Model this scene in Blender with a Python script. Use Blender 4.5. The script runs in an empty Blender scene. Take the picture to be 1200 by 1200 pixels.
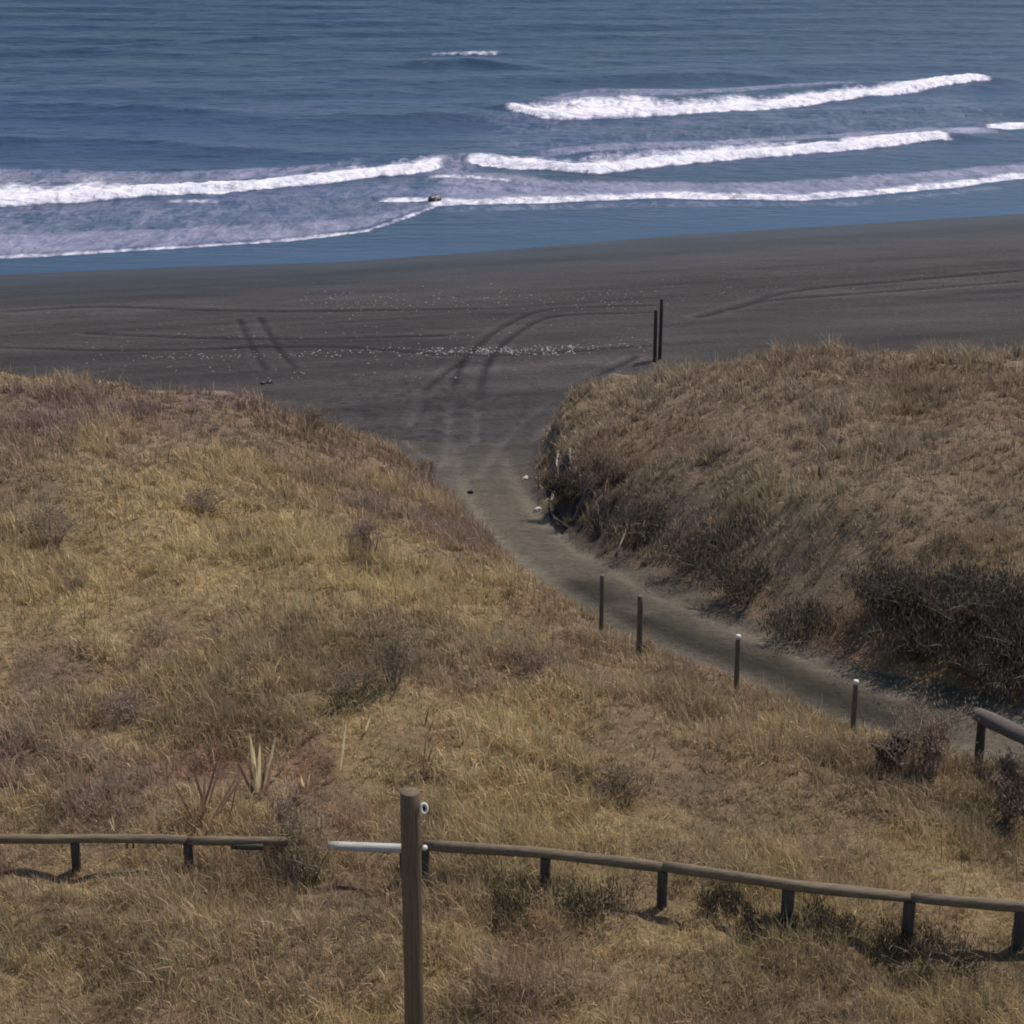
import bpy, bmesh, math, random
import numpy as np
from mathutils import Vector, Matrix
random.seed(7); rng = np.random.default_rng(11)
scene = bpy.context.scene
C = scene.collection
R = math.radians

# ------------------------------------------------------------------ camera
F = 2200.0
PITCH = math.atan(750.0 / F)
CAMZ = 12.5
cp, sp = math.cos(PITCH), math.sin(PITCH)
cam_d = bpy.data.cameras.new('camera'); cam = bpy.data.objects.new('camera', cam_d); C.objects.link(cam)
cam.location = (0, 0, CAMZ); cam.rotation_euler = (math.pi/2 - PITCH, 0, 0)
cam_d.sensor_width = 36; cam_d.lens = 36*F/1200; cam_d.clip_end = 20000; cam_d.clip_start = 0.2
scene.camera = cam

def ray(px, py):
    a = (px-600)/F; b = -(py-600)/F
    return np.array([a, cp + b*sp, -sp + b*cp])
def at(px, py, z):
    """world point seen at photo pixel px,py that lies at height z"""
    d = ray(px, py); t = (z-CAMZ)/d[2]
    return np.array([d[0]*t, d[1]*t, z])
def atY(px, py, Y):
    d = ray(px, py); t = Y/d[1]
    return np.array([d[0]*t, Y, CAMZ + d[2]*t])

# ------------------------------------------------------------------ noise
def _h(ix, iy, seed):
    h = (ix.astype(np.int64)*374761393 + iy.astype(np.int64)*668265263 + seed*1442695041) & 0xffffffff
    h = ((h ^ (h >> 13))*1274126177) & 0xffffffff
    return ((h ^ (h >> 16)) & 0xffffff)/float(0xffffff)
def vn(x, y, s=0):
    x = np.asarray(x, float); y = np.asarray(y, float)
    ix = np.floor(x); iy = np.floor(y); fx = x-ix; fy = y-iy
    fx = fx*fx*(3-2*fx); fy = fy*fy*(3-2*fy)
    a = _h(ix, iy, s); b = _h(ix+1, iy, s); c = _h(ix, iy+1, s); d = _h(ix+1, iy+1, s)
    return (a*(1-fx)+b*fx)*(1-fy) + (c*(1-fx)+d*fx)*fy
def fbm(x, y, s=0, o=4):
    r = 0; a = .5; t = 0
    for i in range(o):
        r = r + a*vn(x, y, s+i*17); t += a
        x = x*2.03+5.1; y = y*2.03+1.7; a *= .5
    return r/t
def sst(a, b, x):
    t = np.clip((x-a)/(b-a), 0, 1); return t*t*(3-2*t)

# ------------------------------------------------------------------ helpers
def tag(o, label=None, cat=None, group=None, kind=None):
    if label: o['label'] = label
    if cat: o['category'] = cat
    if group: o['group'] = group
    if kind: o['kind'] = kind
    return o
def empty(name, loc, rz=0):
    o = bpy.data.objects.new(name, None); o.empty_display_size = .3
    o.location = tuple(loc); o.rotation_euler = (0, 0, rz); C.objects.link(o); return o
def np_mesh(name, V, faces, mat, parent=None, smooth=True, attrs=None):
    """faces: list of int arrays (n,k)"""
    me = bpy.data.meshes.new(name)
    V = np.ascontiguousarray(V, np.float32)
    me.vertices.add(len(V)); me.vertices.foreach_set('co', V.ravel())
    loops = np.concatenate([f.ravel() for f in faces]).astype(np.int32)
    counts = np.concatenate([np.full(len(f), f.shape[1]) for f in faces])
    starts = np.concatenate([[0], np.cumsum(counts)[:-1]]).astype(np.int32)
    me.loops.add(len(loops)); me.loops.foreach_set('vertex_index', loops)
    me.polygons.add(len(starts)); me.polygons.foreach_set('loop_start', starts)
    try: me.polygons.foreach_set('loop_total', counts.astype(np.int32))
    except Exception: pass
    me.polygons.foreach_set('use_smooth', np.full(len(starts), smooth))
    me.update(calc_edges=True)
    for k, v in (attrs or {}).items():
        v = np.asarray(v, np.float32)
        if v.ndim == 2:
            a = me.color_attributes.new(k, 'FLOAT_COLOR', 'POINT')
            c = np.ones((len(V), 4), np.float32); c[:, :3] = v; a.data.foreach_set('color', c.ravel())
        else:
            a = me.attributes.new(k, 'FLOAT', 'POINT'); a.data.foreach_set('value', v)
    me.materials.append(mat)
    o = bpy.data.objects.new(name, me); C.objects.link(o)
    if parent: o.parent = parent
    return o
def bm_obj(name, bm, mat, parent=None, smooth=True):
    me = bpy.data.meshes.new(name); bm.to_mesh(me); bm.free()
    if smooth:
        for p in me.polygons: p.use_smooth = True
    me.materials.append(mat)
    o = bpy.data.objects.new(name, me); C.objects.link(o)
    if parent: o.parent = parent
    return o
def tube(bm, pts, rad, n=12, cap=True, wob=0.0, squash=1.0, seed=0):
    """swept tube through pts (Vectors), rad per point"""
    pts = [Vector(p) for p in pts]
    if not hasattr(rad, '__len__'): rad = [rad]*len(pts)
    rr = random.Random(seed); rings = []
    ph = rr.random()*6
    for i, p in enumerate(pts):
        d = (pts[min(i+1, len(pts)-1)] - pts[max(i-1, 0)]).normalized()
        up = Vector((0, 0, 1)) if abs(d.z) < .9 else Vector((0, 1, 0))
        u = d.cross(up).normalized(); v = u.cross(d).normalized()
        ring = []
        for k in range(n):
            a = 2*math.pi*k/n
            r = rad[i]*(1 + wob*(math.sin(3*a+ph+i*.7)*.5 + rr.uniform(-.5, .5)))
            ring.append(bm.verts.new(p + u*math.cos(a)*r + v*math.sin(a)*r*squash))
        rings.append(ring)
    for a, b in zip(rings, rings[1:]):
        for k in range(n):
            bm.faces.new((a[k], a[(k+1) % n], b[(k+1) % n], b[k]))
    if cap:
        for ring, s, c in ((rings[0], -1, pts[0]), (rings[-1], 1, pts[-1])):
            cv = bm.verts.new(c)
            for k in range(n):
                f = (ring[(k+1) % n], ring[k], cv) if s < 0 else (ring[k], ring[(k+1) % n], cv)
                bm.faces.new(f)
def log_bm(p0, p1, r0, r1=None, n=14, seg=8, wob=.05, bev=.15, bend=0, seed=0):
    """weathered round timber with slightly rounded ends"""
    p0 = Vector(p0); p1 = Vector(p1); r1 = r1 if r1 is not None else r0
    L = (p1-p0).length; d = (p1-p0)/L
    rr = random.Random(seed)
    ts = [0, r0*bev/L] + [i/seg for i in range(1, seg)] + [1-r1*bev/L, 1]
    side = d.cross(Vector((0, 0, 1)));
    side = side.normalized() if side.length > .1 else Vector((1, 0, 0))
    pts = []; rad = []
    for i, t in enumerate(ts):
        off = side*math.sin(t*math.pi*1.3)*bend + Vector((0, 0, math.sin(t*7+seed)*bend*.4))*(1 if abs(d.z) < .5 else 0)
        pts.append(p0 + (p1-p0)*t + off)
        r = r0 + (r1-r0)*t
        rad.append(r*(1-bev*.8) if i in (0, len(ts)-1) else r*(1+rr.uniform(-.03, .03)))
    bm = bmesh.new(); tube(bm, pts, rad, n, True, wob, 1, seed); return bm

# ------------------------------------------------------------------ materials
def new_mat(name):
    m = bpy.data.materials.new(name); m.use_nodes = True
    nt = m.node_tree; b = nt.nodes['Principled BSDF']; return m, nt, b
def nd(nt, t, **kw):
    n = nt.nodes.new(t)
    for k, v in kw.items():
        if k in n.inputs: n.inputs[k].default_value = v
        else: setattr(n, k, v)
    return n
def mixc(nt, fac, a, b, mode='MIX'):
    m = nt.nodes.new('ShaderNodeMix'); m.data_type = 'RGBA'; m.blend_type = mode
    for s, v in ((0, fac), (6, a), (7, b)):
        if hasattr(v, 'links') or isinstance(v, bpy.types.NodeSocket): nt.links.new(v, m.inputs[s])
        else: m.inputs[s].default_value = v if s == 0 else (*v, 1)
    return m.outputs[2]
def ramp(nt, src, *stops):
    r = nt.nodes.new('ShaderNodeValToRGB'); e = r.color_ramp.elements
    while len(e) < len(stops): e.new(.5)
    for el, (p, c) in zip(e, stops):
        el.position = p; el.color = (*c, 1) if hasattr(c, '__len__') else (c, c, c, 1)
    nt.links.new(src, r.inputs[0]); return r.outputs[0]
def pos_scaled(nt, sc=(1, 1, 1), obj=False):
    if obj: s = nt.nodes.new('ShaderNodeTexCoord').outputs['Object']
    else: s = nt.nodes.new('ShaderNodeNewGeometry').outputs['Position']
    m = nt.nodes.new('ShaderNodeMapping'); m.inputs['Scale'].default_value = sc
    nt.links.new(s, m.inputs[0]); return m.outputs[0]
def noise(nt, vec, scale, detail=5, rough=.55, dist=0):
    n = nd(nt, 'ShaderNodeTexNoise', Scale=scale, Detail=detail, Roughness=rough, Distortion=dist)
    nt.links.new(vec, n.inputs['Vector']); return n.outputs['Fac']
def bump(nt, b, h, strength, dist, normal=None):
    n = nd(nt, 'ShaderNodeBump', Strength=strength, Distance=dist)
    nt.links.new(h, n.inputs['Height'])
    if normal is not None: nt.links.new(normal, n.inputs['Normal'])
    if b is not None: nt.links.new(n.outputs[0], b.inputs['Normal'])
    return n.outputs[0]
def attr(nt, name, out='Fac'):
    a = nt.nodes.new('ShaderNodeAttribute'); a.attribute_name = name; return a.outputs[out]
def math_n(nt, op, a, b=None, c=None):
    m = nt.nodes.new('ShaderNodeMath'); m.operation = op
    for i, v in enumerate((a, b, c)):
        if v is None: continue
        if isinstance(v, bpy.types.NodeSocket): nt.links.new(v, m.inputs[i])
        else: m.inputs[i].default_value = v
    return m.outputs[0]

def sand_material():
    m, nt, b = new_mat('black_sand')
    col = attr(nt, 'col', 'Color')
    n1 = noise(nt, pos_scaled(nt, (.25, 1.1, 1)), .7, 6, .6)
    n2 = noise(nt, pos_scaled(nt), 6, 6, .7)
    c = mixc(nt, 1.0, col, ramp(nt, n1, (.3, .78), (.7, 1.22)), 'MULTIPLY')
    c = mixc(nt, 1.0, c, ramp(nt, n2, (.3, .72), (.7, 1.28)), 'MULTIPLY')
    nt.links.new(c, b.inputs['Base Color'])
    wet = attr(nt, 'wet')
    rgh = math_n(nt, 'MULTIPLY_ADD', wet, -.5, .92)
    nt.links.new(rgh, b.inputs['Roughness']); b.inputs['Specular IOR Level'].default_value = .195
    n3 = noise(nt, pos_scaled(nt), 3.5, 7, .65)
    dry = math_n(nt, 'SUBTRACT', 1.0, wet)
    h = math_n(nt, 'MULTIPLY', n3, dry)
    bump(nt, b, h, .9, .16)
    return m
def dune_material():
    m, nt, b = new_mat('thatch')
    col = attr(nt, 'col', 'Color')
    n2 = noise(nt, pos_scaled(nt), 9, 6, .75)
    c = mixc(nt, 1.0, col, ramp(nt, n2, (.3, .5), (.7, 1.3)), 'MULTIPLY')
    nt.links.new(c, b.inputs['Base Color']); b.inputs['Roughness'].default_value = .95
    bump(nt, b, n2, 1.0, .12)
    return m
def blade_material(name='dry_grass', trans=.25):
    m, nt, b = new_mat(name)
    col = attr(nt, 'col', 'Color')
    nt.links.new(col, b.inputs['Base Color']); b.inputs['Roughness'].default_value = .75
    b.inputs['Specular IOR Level'].default_value = .25
    t = nt.nodes.new('ShaderNodeBsdfTranslucent'); nt.links.new(col, t.inputs[0])
    mx = nt.nodes.new('ShaderNodeMixShader'); mx.inputs[0].default_value = trans
    nt.links.new(b.outputs[0], mx.inputs[1]); nt.links.new(t.outputs[0], mx.inputs[2])
    nt.links.new(mx.outputs[0], nt.nodes['Material Output'].inputs[0])
    return m
def plain(name, c, c2=None, rough=.8, scale=8, sc=(1, 1, 1), bs=.4, bd=.01, metal=0):
    m, nt, b = new_mat(name)
    n = noise(nt, pos_scaled(nt, sc, True), scale, 6, .65)
    c2 = c2 or tuple(v*.55 for v in c)
    nt.links.new(ramp(nt, n, (.32, c2), (.68, c)), b.inputs['Base Color'])
    b.inputs['Roughness'].default_value = rough; b.inputs['Metallic'].default_value = metal
    bump(nt, b, n, bs, bd)
    return m
M_sand = sand_material(); M_dune = dune_material(); M_blade = blade_material()
M_leaf = blade_material('leaf', .3)
M_wood_v = plain('weathered_timber', (.15, .115, .075), (.06, .045, .032), .85, 6, (7, 7, .6))
M_wood_h = plain('weathered_rail_timber', (.19, .14, .085), (.075, .052, .036), .85, 6, (.6, 7, 7))
M_wood_gr = plain('old_grey_brown_timber', (.13, .105, .09), (.06, .048, .042), .9, 6, (.6, 7, 7))
M_wood_dark = plain('dark_timber', (.07, .055, .042), (.028, .022, .018), .85, 6, (7, 7, .7))
M_pole = plain('treated_pole_timber', (.165, .112, .066), (.07, .046, .03), .8, 5, (9, 9, .35), .5, .008)
M_white = plain('white_paint', (.46, .45, .40), (.27, .26, .22), .55, 9, (1, 6, 6), .2, .004)
M_cap = plain('white_cap_paint', (.66, .64, .56), (.45, .42, .36), .6, 20)
M_black = plain('black_rubber', (.02, .02, .02), (.01, .01, .01), .7)
M_bark = plain('dead_stem', (.34, .26, .19), (.16, .115, .085), .9, 14)
M_root = plain('bleached_root', (.5, .42, .36), (.3, .24, .2), .85, 14)
M_rock = plain('dark_wet_rock', (.03, .03, .032), (.014, .014, .016), .4, 4, (1, 1, 1), .8, .05)
M_drift = plain('bleached_driftwood', (.6, .54, .46), (.36, .3, .25), .85, 10)

def sea_material():
    m, nt, b = new_mat('sea_water')
    pa = pos_scaled(nt, (.35, 1, 1))
    n_big = noise(nt, pos_scaled(nt, (.02, .12, 1)), 1.0, 4, .6)
    n_mid = noise(nt, pa, .9, 5, .6, .6)
    fn2 = noise(nt, pos_scaled(nt, (.8, .35, 1)), .55, 5, .6, .5)
    n_fine = noise(nt, pos_scaled(nt, (.6, 1, 1)), 3.2, 6, .7)
    foam = attr(nt, 'foam'); lace = attr(nt, 'lace'); calm = attr(nt, 'calm'); depth = attr(nt, 'deep')
    base = mixc(nt, depth, (.034, .060, .122), (.010, .030, .068))
    base = mixc(nt, ramp(nt, n_big, (.35, 0), (.68, .55)), base, (.014, .040, .050))
    # clumped churned foam
    fn = noise(nt, pos_scaled(nt, (1.1, .5, 1)), 1.5, 8, .72, .4)
    t = math_n(nt, 'ADD', math_n(nt, 'ADD', foam, math_n(nt, 'MULTIPLY_ADD', fn, 1.5, -.78)), math_n(nt, 'MULTIPLY_ADD', fn2, .9, -.45))
    fm = ramp(nt, t, (.2, 0), (.85, 1))
    # thin lacy foam left behind broken waves
    ln = nd(nt, 'ShaderNodeTexNoise', Scale=1.1, Detail=7, Roughness=.75, Distortion=1.2)
    nt.links.new(pos_scaled(nt, (1.3, .35, 1)), ln.inputs['Vector'])
    t2 = math_n(nt, 'ADD', math_n(nt, 'ADD', lace, math_n(nt, 'MULTIPLY_ADD', ln.outputs['Fac'], 1.6, -.8)), math_n(nt, 'MULTIPLY_ADD', fn2, .7, -.35))
    lm = math_n(nt, 'MULTIPLY', ramp(nt, t2, (.0, 0), (.8, 1)), .72)
    cl1 = nt.nodes.new('ShaderNodeClamp'); nt.links.new(math_n(nt, 'MULTIPLY', foam, 4.0), cl1.inputs[0])
    cl2 = nt.nodes.new('ShaderNodeClamp'); nt.links.new(math_n(nt, 'MULTIPLY', lace, 5.0), cl2.inputs[0])
    fa = math_n(nt, 'MAXIMUM', math_n(nt, 'MULTIPLY', fm, cl1.outputs[0]), math_n(nt, 'MULTIPLY', lm, cl2.outputs[0]))
    fcol = ramp(nt, fn, (.25, (.5, .47, .58)), (.6, (.8, .76, .83)))
    fcol = mixc(nt, fm, (.50, .45, .60), fcol)
    nt.links.new(mixc(nt, fa, base, fcol), b.inputs['Base Color'])
    nt.links.new(math_n(nt, 'MULTIPLY_ADD', fa, .55, .33), b.inputs['Roughness'])
    b.inputs['IOR'].default_value = 1.33
    b.inputs['Specular IOR Level'].default_value = .19
    rough_w = math_n(nt, 'SUBTRACT', 1.0, calm)
    h = math_n(nt, 'MULTIPLY', n_mid, rough_w)
    nrm = bump(nt, None, h, .8, .55)
    h2 = math_n(nt, 'MULTIPLY', n_fine, math_n(nt, 'MULTIPLY_ADD', rough_w, .9, .1))
    nrm = bump(nt, None, h2, .6, .16, nrm)
    h3 = math_n(nt, 'MULTIPLY', fn, fa)
    bump(nt, b, h3, .5, .3, nrm)
    return m
M_sea = sea_material()

# ------------------------------------------------------------------ terrain
SEA = -8.2
# edge of the sandy track and its open mouth, photo pixel + height
poly_px = [(1700,1130,-.6),(1300,945,-.6),(1200,903,-.75),(1100,878,-.9),(1000,846,-1.0),(940,822,-1.15),(870,789,-1.3),(800,772,-1.5),(750,754,-1.6),
 (700,722,-1.9),(650,690,-2.3),(600,650,-2.9),(550,602,-3.7),(500,560,-4.6),(460,530,-5.2),(400,492,-6.2),(330,462,-6.9),
 (200,425,-7.3),(-100,400,-7.3),(-900,400,-7.3),(-900,330,-7.4),(1900,330,-7.4),(1900,388,-7.3),(1200,388,-7.3),(900,392,-7.3),
 (790,408,-7.3),(690,440,-7.0),(655,470,-6.4),(628,512,-5.3),(616,560,-4.3),(627,598,-3.3),(665,632,-2.6),(730,668,-2.0),(800,702,-1.7),
 (870,742,-1.35),(930,770,-1.2),(1000,798,-1.05),(1100,822,-.9),(1200,842,-.8),(1300,860,-.65),(1700,960,-.6)]
POLY = np.array([at(*p) for p in poly_px])
path_px = [(1600,1010,-.6),(1300,900,-.65),(1200,870,-.78),(1100,850,-.9),(1000,822,-1.02),(940,798,-1.15),(870,766,-1.32),(800,736,-1.55),(740,708,-1.8),
 (690,680,-2.2),(640,648,-2.75),(600,610,-3.4),(575,570,-4.1),(560,530,-5.0),(555,490,-6.0),(555,450,-6.8),(560,420,-7.25),(570,395,-7.4)]
PATH = np.array([at(*p) for p in path_px])
def inside_poly(x, y):
    ins = np.zeros(x.shape, bool); n = len(POLY)
    for i in range(n):
        x0, y0 = POLY[i, :2]; x1, y1 = POLY[(i+1) % n, :2]
        if y0 == y1: continue
        c = ((y0 > y) != (y1 > y)) & (x < (x1-x0)*(y-y0)/(y1-y0)+x0)
        ins ^= c
    return ins
def dist_seg(x, y, P, closed):
    """distance to polyline, and interpolated z at the nearest point"""
    best = np.full(x.shape, 1e9); bz = np.zeros(x.shape); n = len(P)
    for i in range(n if closed else n-1):
        a = P[i]; b = P[(i+1) % n]; dx, dy = b[0]-a[0], b[1]-a[1]; L = dx*dx+dy*dy+1e-9
        t = np.clip(((x-a[0])*dx+(y-a[1])*dy)/L, 0, 1)
        d = np.hypot(x-a[0]-t*dx, y-a[1]-t*dy)
        m = d < best; best = np.where(m, d, best); bz = np.where(m, a[2]+(b[2]-a[2])*t, bz)
    return best, bz
ctrl = [(0,1190,0),(400,1190,0),(800,1190,0),(1200,1190,-.2),(0,1020,0),(400,1020,0),(800,1040,0),(1200,1090,-.2),(0,900,.1),(300,900,.1),(650,920,.0),(900,930,-.1),
 (0,780,.2),(300,780,.2),(560,780,0),(700,800,-.3),(840,840,-.35),(1000,890,-.4),(1150,930,-.45),(0,680,.35),(260,690,.25),(450,700,0),(560,700,-.4),(640,735,-.9),
 (0,580,.2),(200,580,.15),(350,600,-.2),(480,630,-1.0),(560,655,-1.7),(0,500,.1),(180,510,-.1),(330,530,-.9),(450,570,-2.0),(530,605,-2.7),
 (0,444,-.4),(100,454,-.6),(200,467,-.85),(290,472,-1.15),(350,490,-1.8),(410,516,-2.6),(470,550,-3.2),
 (1200,420,.0),(1100,420,.0),(1000,422,-.05),(900,424,-.25),(830,430,-.65),(760,442,-1.4),(700,456,-2.2),(665,470,-2.9),(650,500,-3.0),
 (1200,500,.5),(1000,500,.4),(850,490,-.2),(750,495,-1.1),(690,510,-1.9),(1200,620,.7),(1050,640,.3),(930,610,.1),(830,590,-.4),(740,570,-1.2),(680,560,-1.9),
 (1000,720,-.5),(900,690,-.75),(800,640,-1.15),(1200,720,.2),(1100,770,-.2),(1200,800,-.2)]
CP = [at(*c) for c in ctrl]
for p in PATH: CP.append(np.array([p[0], p[1], p[2]+.15]))
for (X, Y, Z) in [(-30,66,-7.2),(-22,64,-7.2),(-14,62,-7.2),(-8,63,-7.2),(10,65,-7.2),(16,64,-7.2),(22,63,-7.2),(30,63,-7.2),(-30,20,0),(-30,40,.2),(30,20,.3),(30,36,.8),
                  (30,50,.5),(-30,50,-.2),(0,8,0),(-15,8,0),(15,8,0),(-25,56,-3.2),(-14,55.5,-3.6),(14,56.5,-3.0),(22,57,-2.8),(30,57,-2.8)]:
    CP.append(np.array([X, Y, Z]))
CP = np.array(CP)
def _phi(d2): return np.sqrt(d2 + 1.5**2)
_A = _phi((CP[:, None, 0]-CP[None, :, 0])**2 + (CP[:, None, 1]-CP[None, :, 1])**2)
_A = np.block([[_A - .5*np.eye(len(CP)), np.ones((len(CP), 1))], [np.ones((1, len(CP))), np.zeros((1, 1))]])
_W = np.linalg.solve(_A, np.r_[CP[:, 2], 0])
def rbf(x, y):
    x = np.clip(x, -30, 30); y = np.clip(y, 8, 68); sh = x.shape; x = x.ravel(); y = y.ravel()
    out = np.empty(x.shape)
    for i in range(0, len(x), 20000):
        s = slice(i, i+20000)
        out[s] = _phi((x[s, None]-CP[None, :, 0])**2 + (y[s, None]-CP[None, :, 1])**2) @ _W[:-1] + _W[-1]
    return out.reshape(sh)
# waterline in world: straight fit through photo points
SHp = np.array([at(x, y, SEA) for x, y in [(-600,340),(0,322),(200,313),(400,307),(600,292),(800,275),(1000,263),(1200,250),(1800,222)]])
def y_shore(x): return np.interp(x, SHp[:, 0], SHp[:, 1]) + np.where(x < SHp[0,0], (x-SHp[0,0])*.2, 0) + np.where(x > SHp[-1,0], (x-SHp[-1,0])*.3, 0)
ruts_px = [([(280,362),(296,400),(312,428)],.17),([(304,360),(326,400),(347,425)],.17),
 ([(522,545),(527,470),(537,430),(562,395),(600,367),(650,351),(770,347)],.2),([(556,520),(561,450),(576,412),(612,377),(655,360),(770,356)],.2),
 ([(530,535),(590,482),(660,444),(745,412)],.22),([(560,560),(600,505),(640,470)],.22),
 ([(330,465),(420,490),(500,535)],.25),([(380,470),(440,495),(520,550)],.25),([(480,470),(500,440),(540,418)],.2),
 ([(860,352),(930,330),(1050,318),(1200,305)],.3),([(820,362),(900,342),(1050,330),(1200,318)],.3),
 ([(0,352),(120,346),(300,352),(560,350)],.3),([(0,398),(160,402),(380,398),(560,410),(760,398)],.25),([(100,380),(300,388),(520,384)],.25)]
RUTS = []
for pts, w in ruts_px:
    P = []
    for x, y in pts:
        z = -7.35
        if y > 430: z = np.interp(y, [430, 480, 530, 560], [-7.1, -6.2, -5.0, -4.3])
        P.append(at(x, y, z))
    P = np.array(P); n = 40
    t = np.linspace(0, len(P)-1, n); i = np.clip(t.astype(int), 0, len(P)-2); f = (t-i)[:, None]
    Pm = np.vstack([2*P[0]-P[1], P, 2*P[-1]-P[-2]])
    a, b, c, d = Pm[i], Pm[i+1], Pm[i+2], Pm[i+3]
    Q = .5*(2*b + (c-a)*f + (2*a-5*b+4*c-d)*f**2 + (3*b-a-3*c+d)*f**3)
    RUTS.append((Q, w))
# wheel ruts running down the track, either side of its middle
dP = np.gradient(PATH[:, :2], axis=0); nrm = np.stack([-dP[:, 1], dP[:, 0]], 1)/np.linalg.norm(dP, axis=1)[:, None]
for off in (-.75, .75):
    Q = PATH.copy(); Q[:, :2] += nrm*off; RUTS.append((Q[:-3], .24))

def terrain(x, y):
    ins = inside_poly(x, y) | (y > 74)
    d, ez = dist_seg(x, y, POLY, True)
    dp, pz = dist_seg(x, y, PATH, False)
    zr = rbf(x, y)
    beach = -7.4 + (SEA+7.4)*np.clip((y-70)/(y_shore(x)-70), -1, 3)
    beach = np.where(beach < SEA-2.5, SEA-2.5, beach)
    near_beach = sst(58, 68, y)
    floor = (pz + .10*np.clip(dp-1.0, 0, 3))*(1-near_beach) + beach*near_beach
    floor = np.where(y > 62, beach*sst(60, 66, y)+floor*(1-sst(60, 66, y)), floor)
    pcx = np.interp(y, PATH[:, 1], PATH[:, 0]); bank = .9 + .7*fbm(x*.5, y*.5, 3, 2) + 1.7*(x > pcx)*(1-sst(37, 42, y))
    k = np.where(ins, 0, sst(0, 1, d/bank))
    hum = (fbm(x*.55, y*.55, 5, 3)-.5)*.75 + (fbm(x*1.7, y*1.7, 9, 3)-.5)*.3
    zd = np.maximum(zr, floor+.05) + hum*sst(.2, 2.0, d)
    z = floor*(1-k) + zd*k
    flat = ins | (k < .3)
    z = z + np.where(flat, (fbm(x*.9, y*.9, 21, 4)-.5)*.10*(1-sst(74, 95, y)) + (fbm(x*3.1, y*3.1, 23, 3)-.5)*.05*(1-sst(72, 90, y)), 0)
    return z, k, d, ins, dp

def axis(lo, dense_lo, dense_hi, hi, step, grow=1.18, mx=400):
    a = [dense_lo]; s = step
    left = []
    while a[-1] > lo: s = min(s*grow, mx); a.append(a[-1]-s)
    left = a[::-1]
    mid = list(np.arange(dense_lo+step, dense_hi, step))
    b = [mid[-1]]; s = step
    while b[-1] < hi: s = min(s*grow, mx); b.append(b[-1]+s)
    return np.array(left + mid + b[1:])
def grid_faces(nx, ny):
    i = np.arange(nx-1)[None, :] + np.arange(ny-1)[:, None]*nx
    return np.stack([i, i+1, i+1+nx, i+nx], -1).reshape(-1, 4)

xs = axis(-400, -22, 23, 400, .14, 1.25, 40)
ys = np.concatenate([axis(-120, 17, 72, 72.2, .15, 1.25, 30)[:-1], np.arange(72.1, 122, .24), np.arange(122, 200, 6)])
X, Y = np.meshgrid(xs, ys); shp = X.shape
Z, K, D, INS, DP = terrain(X, Y)
# tyre ruts pressed into the sand
rut = np.zeros(shp); Zr = Z.copy()
for Q, w in RUTS:
    bx = (X > Q[:, 0].min()-1) & (X < Q[:, 0].max()+1) & (Y > Q[:, 1].min()-1) & (Y < Q[:, 1].max()+1)
    if not bx.any(): continue
    d, _ = dist_seg(X[bx], Y[bx], Q, False)
    g = np.exp(-(d/w)**2*1.6); berm = np.exp(-((d-w*1.9)/(w*.8))**2)
    br = .55+.5*fbm(X[bx]*.6, Y[bx]*.6, 31, 2)
    far = sst(60, 72, Y[bx])
    Zr[bx] += np.where(K[bx] < .2, (-.04*g + .025*berm)*br*(1+.3*far), 0)
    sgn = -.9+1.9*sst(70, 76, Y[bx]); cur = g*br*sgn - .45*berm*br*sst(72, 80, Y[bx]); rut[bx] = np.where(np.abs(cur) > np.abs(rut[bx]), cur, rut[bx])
Z = Zr
# fast height lookup on the grid
def hz(x, y):
    x = np.asarray(x, float); y = np.asarray(y, float)
    i = np.clip(np.searchsorted(xs, x)-1, 0, len(xs)-2); j = np.clip(np.searchsorted(ys, y)-1, 0, len(ys)-2)
    fx = np.clip((x-xs[i])/(xs[i+1]-xs[i]), 0, 1); fy = np.clip((y-ys[j])/(ys[j+1]-ys[j]), 0, 1)
    return (Z[j, i]*(1-fx)+Z[j, i+1]*fx)*(1-fy)+(Z[j+1, i]*(1-fx)+Z[j+1, i+1]*fx)*fy
def ground_at(px, py, d0=14, d1=95):
    """first terrain point hit by the view ray through a photo pixel"""
    d = ray(px, py); t = np.linspace(d0, d1, 3000)
    zz = CAMZ+d[2]*t; g = hz(d[0]*t, d[1]*t); i = np.argmax(zz < g)
    return np.array([d[0]*t[i], d[1]*t[i], g[i]])

def gsum(S, x, y):
    r = np.zeros(np.shape(x))
    for (c, sx, sy, a) in S: r = np.maximum(r, a*np.exp(-((x-c[0])/sx)**2-((y-c[1])/sy)**2))
    return r
# an undercut, eroded notch at the tip of the right dune
HOL = [(ground_at(x, y)[:2], sx, sy, a) for x, y, sx, sy, a in [(628,560,.5,.9,1),(640,575,.55,1.0,1),(655,555,.5,1.0,1),(668,585,.5,.8,1),(690,570,.6,.8,1),(722,555,.45,.9,.95),(645,600,.4,.6,1),(755,620,.7,.5,.6),(705,600,.6,.5,.8),(652,612,.4,.45,1),(672,618,.4,.45,.9),(696,620,.4,.4,.8)]]
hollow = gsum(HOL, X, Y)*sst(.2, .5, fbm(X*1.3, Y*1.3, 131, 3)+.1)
Z -= hollow*.55*sst(.15, .5, K)
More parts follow.
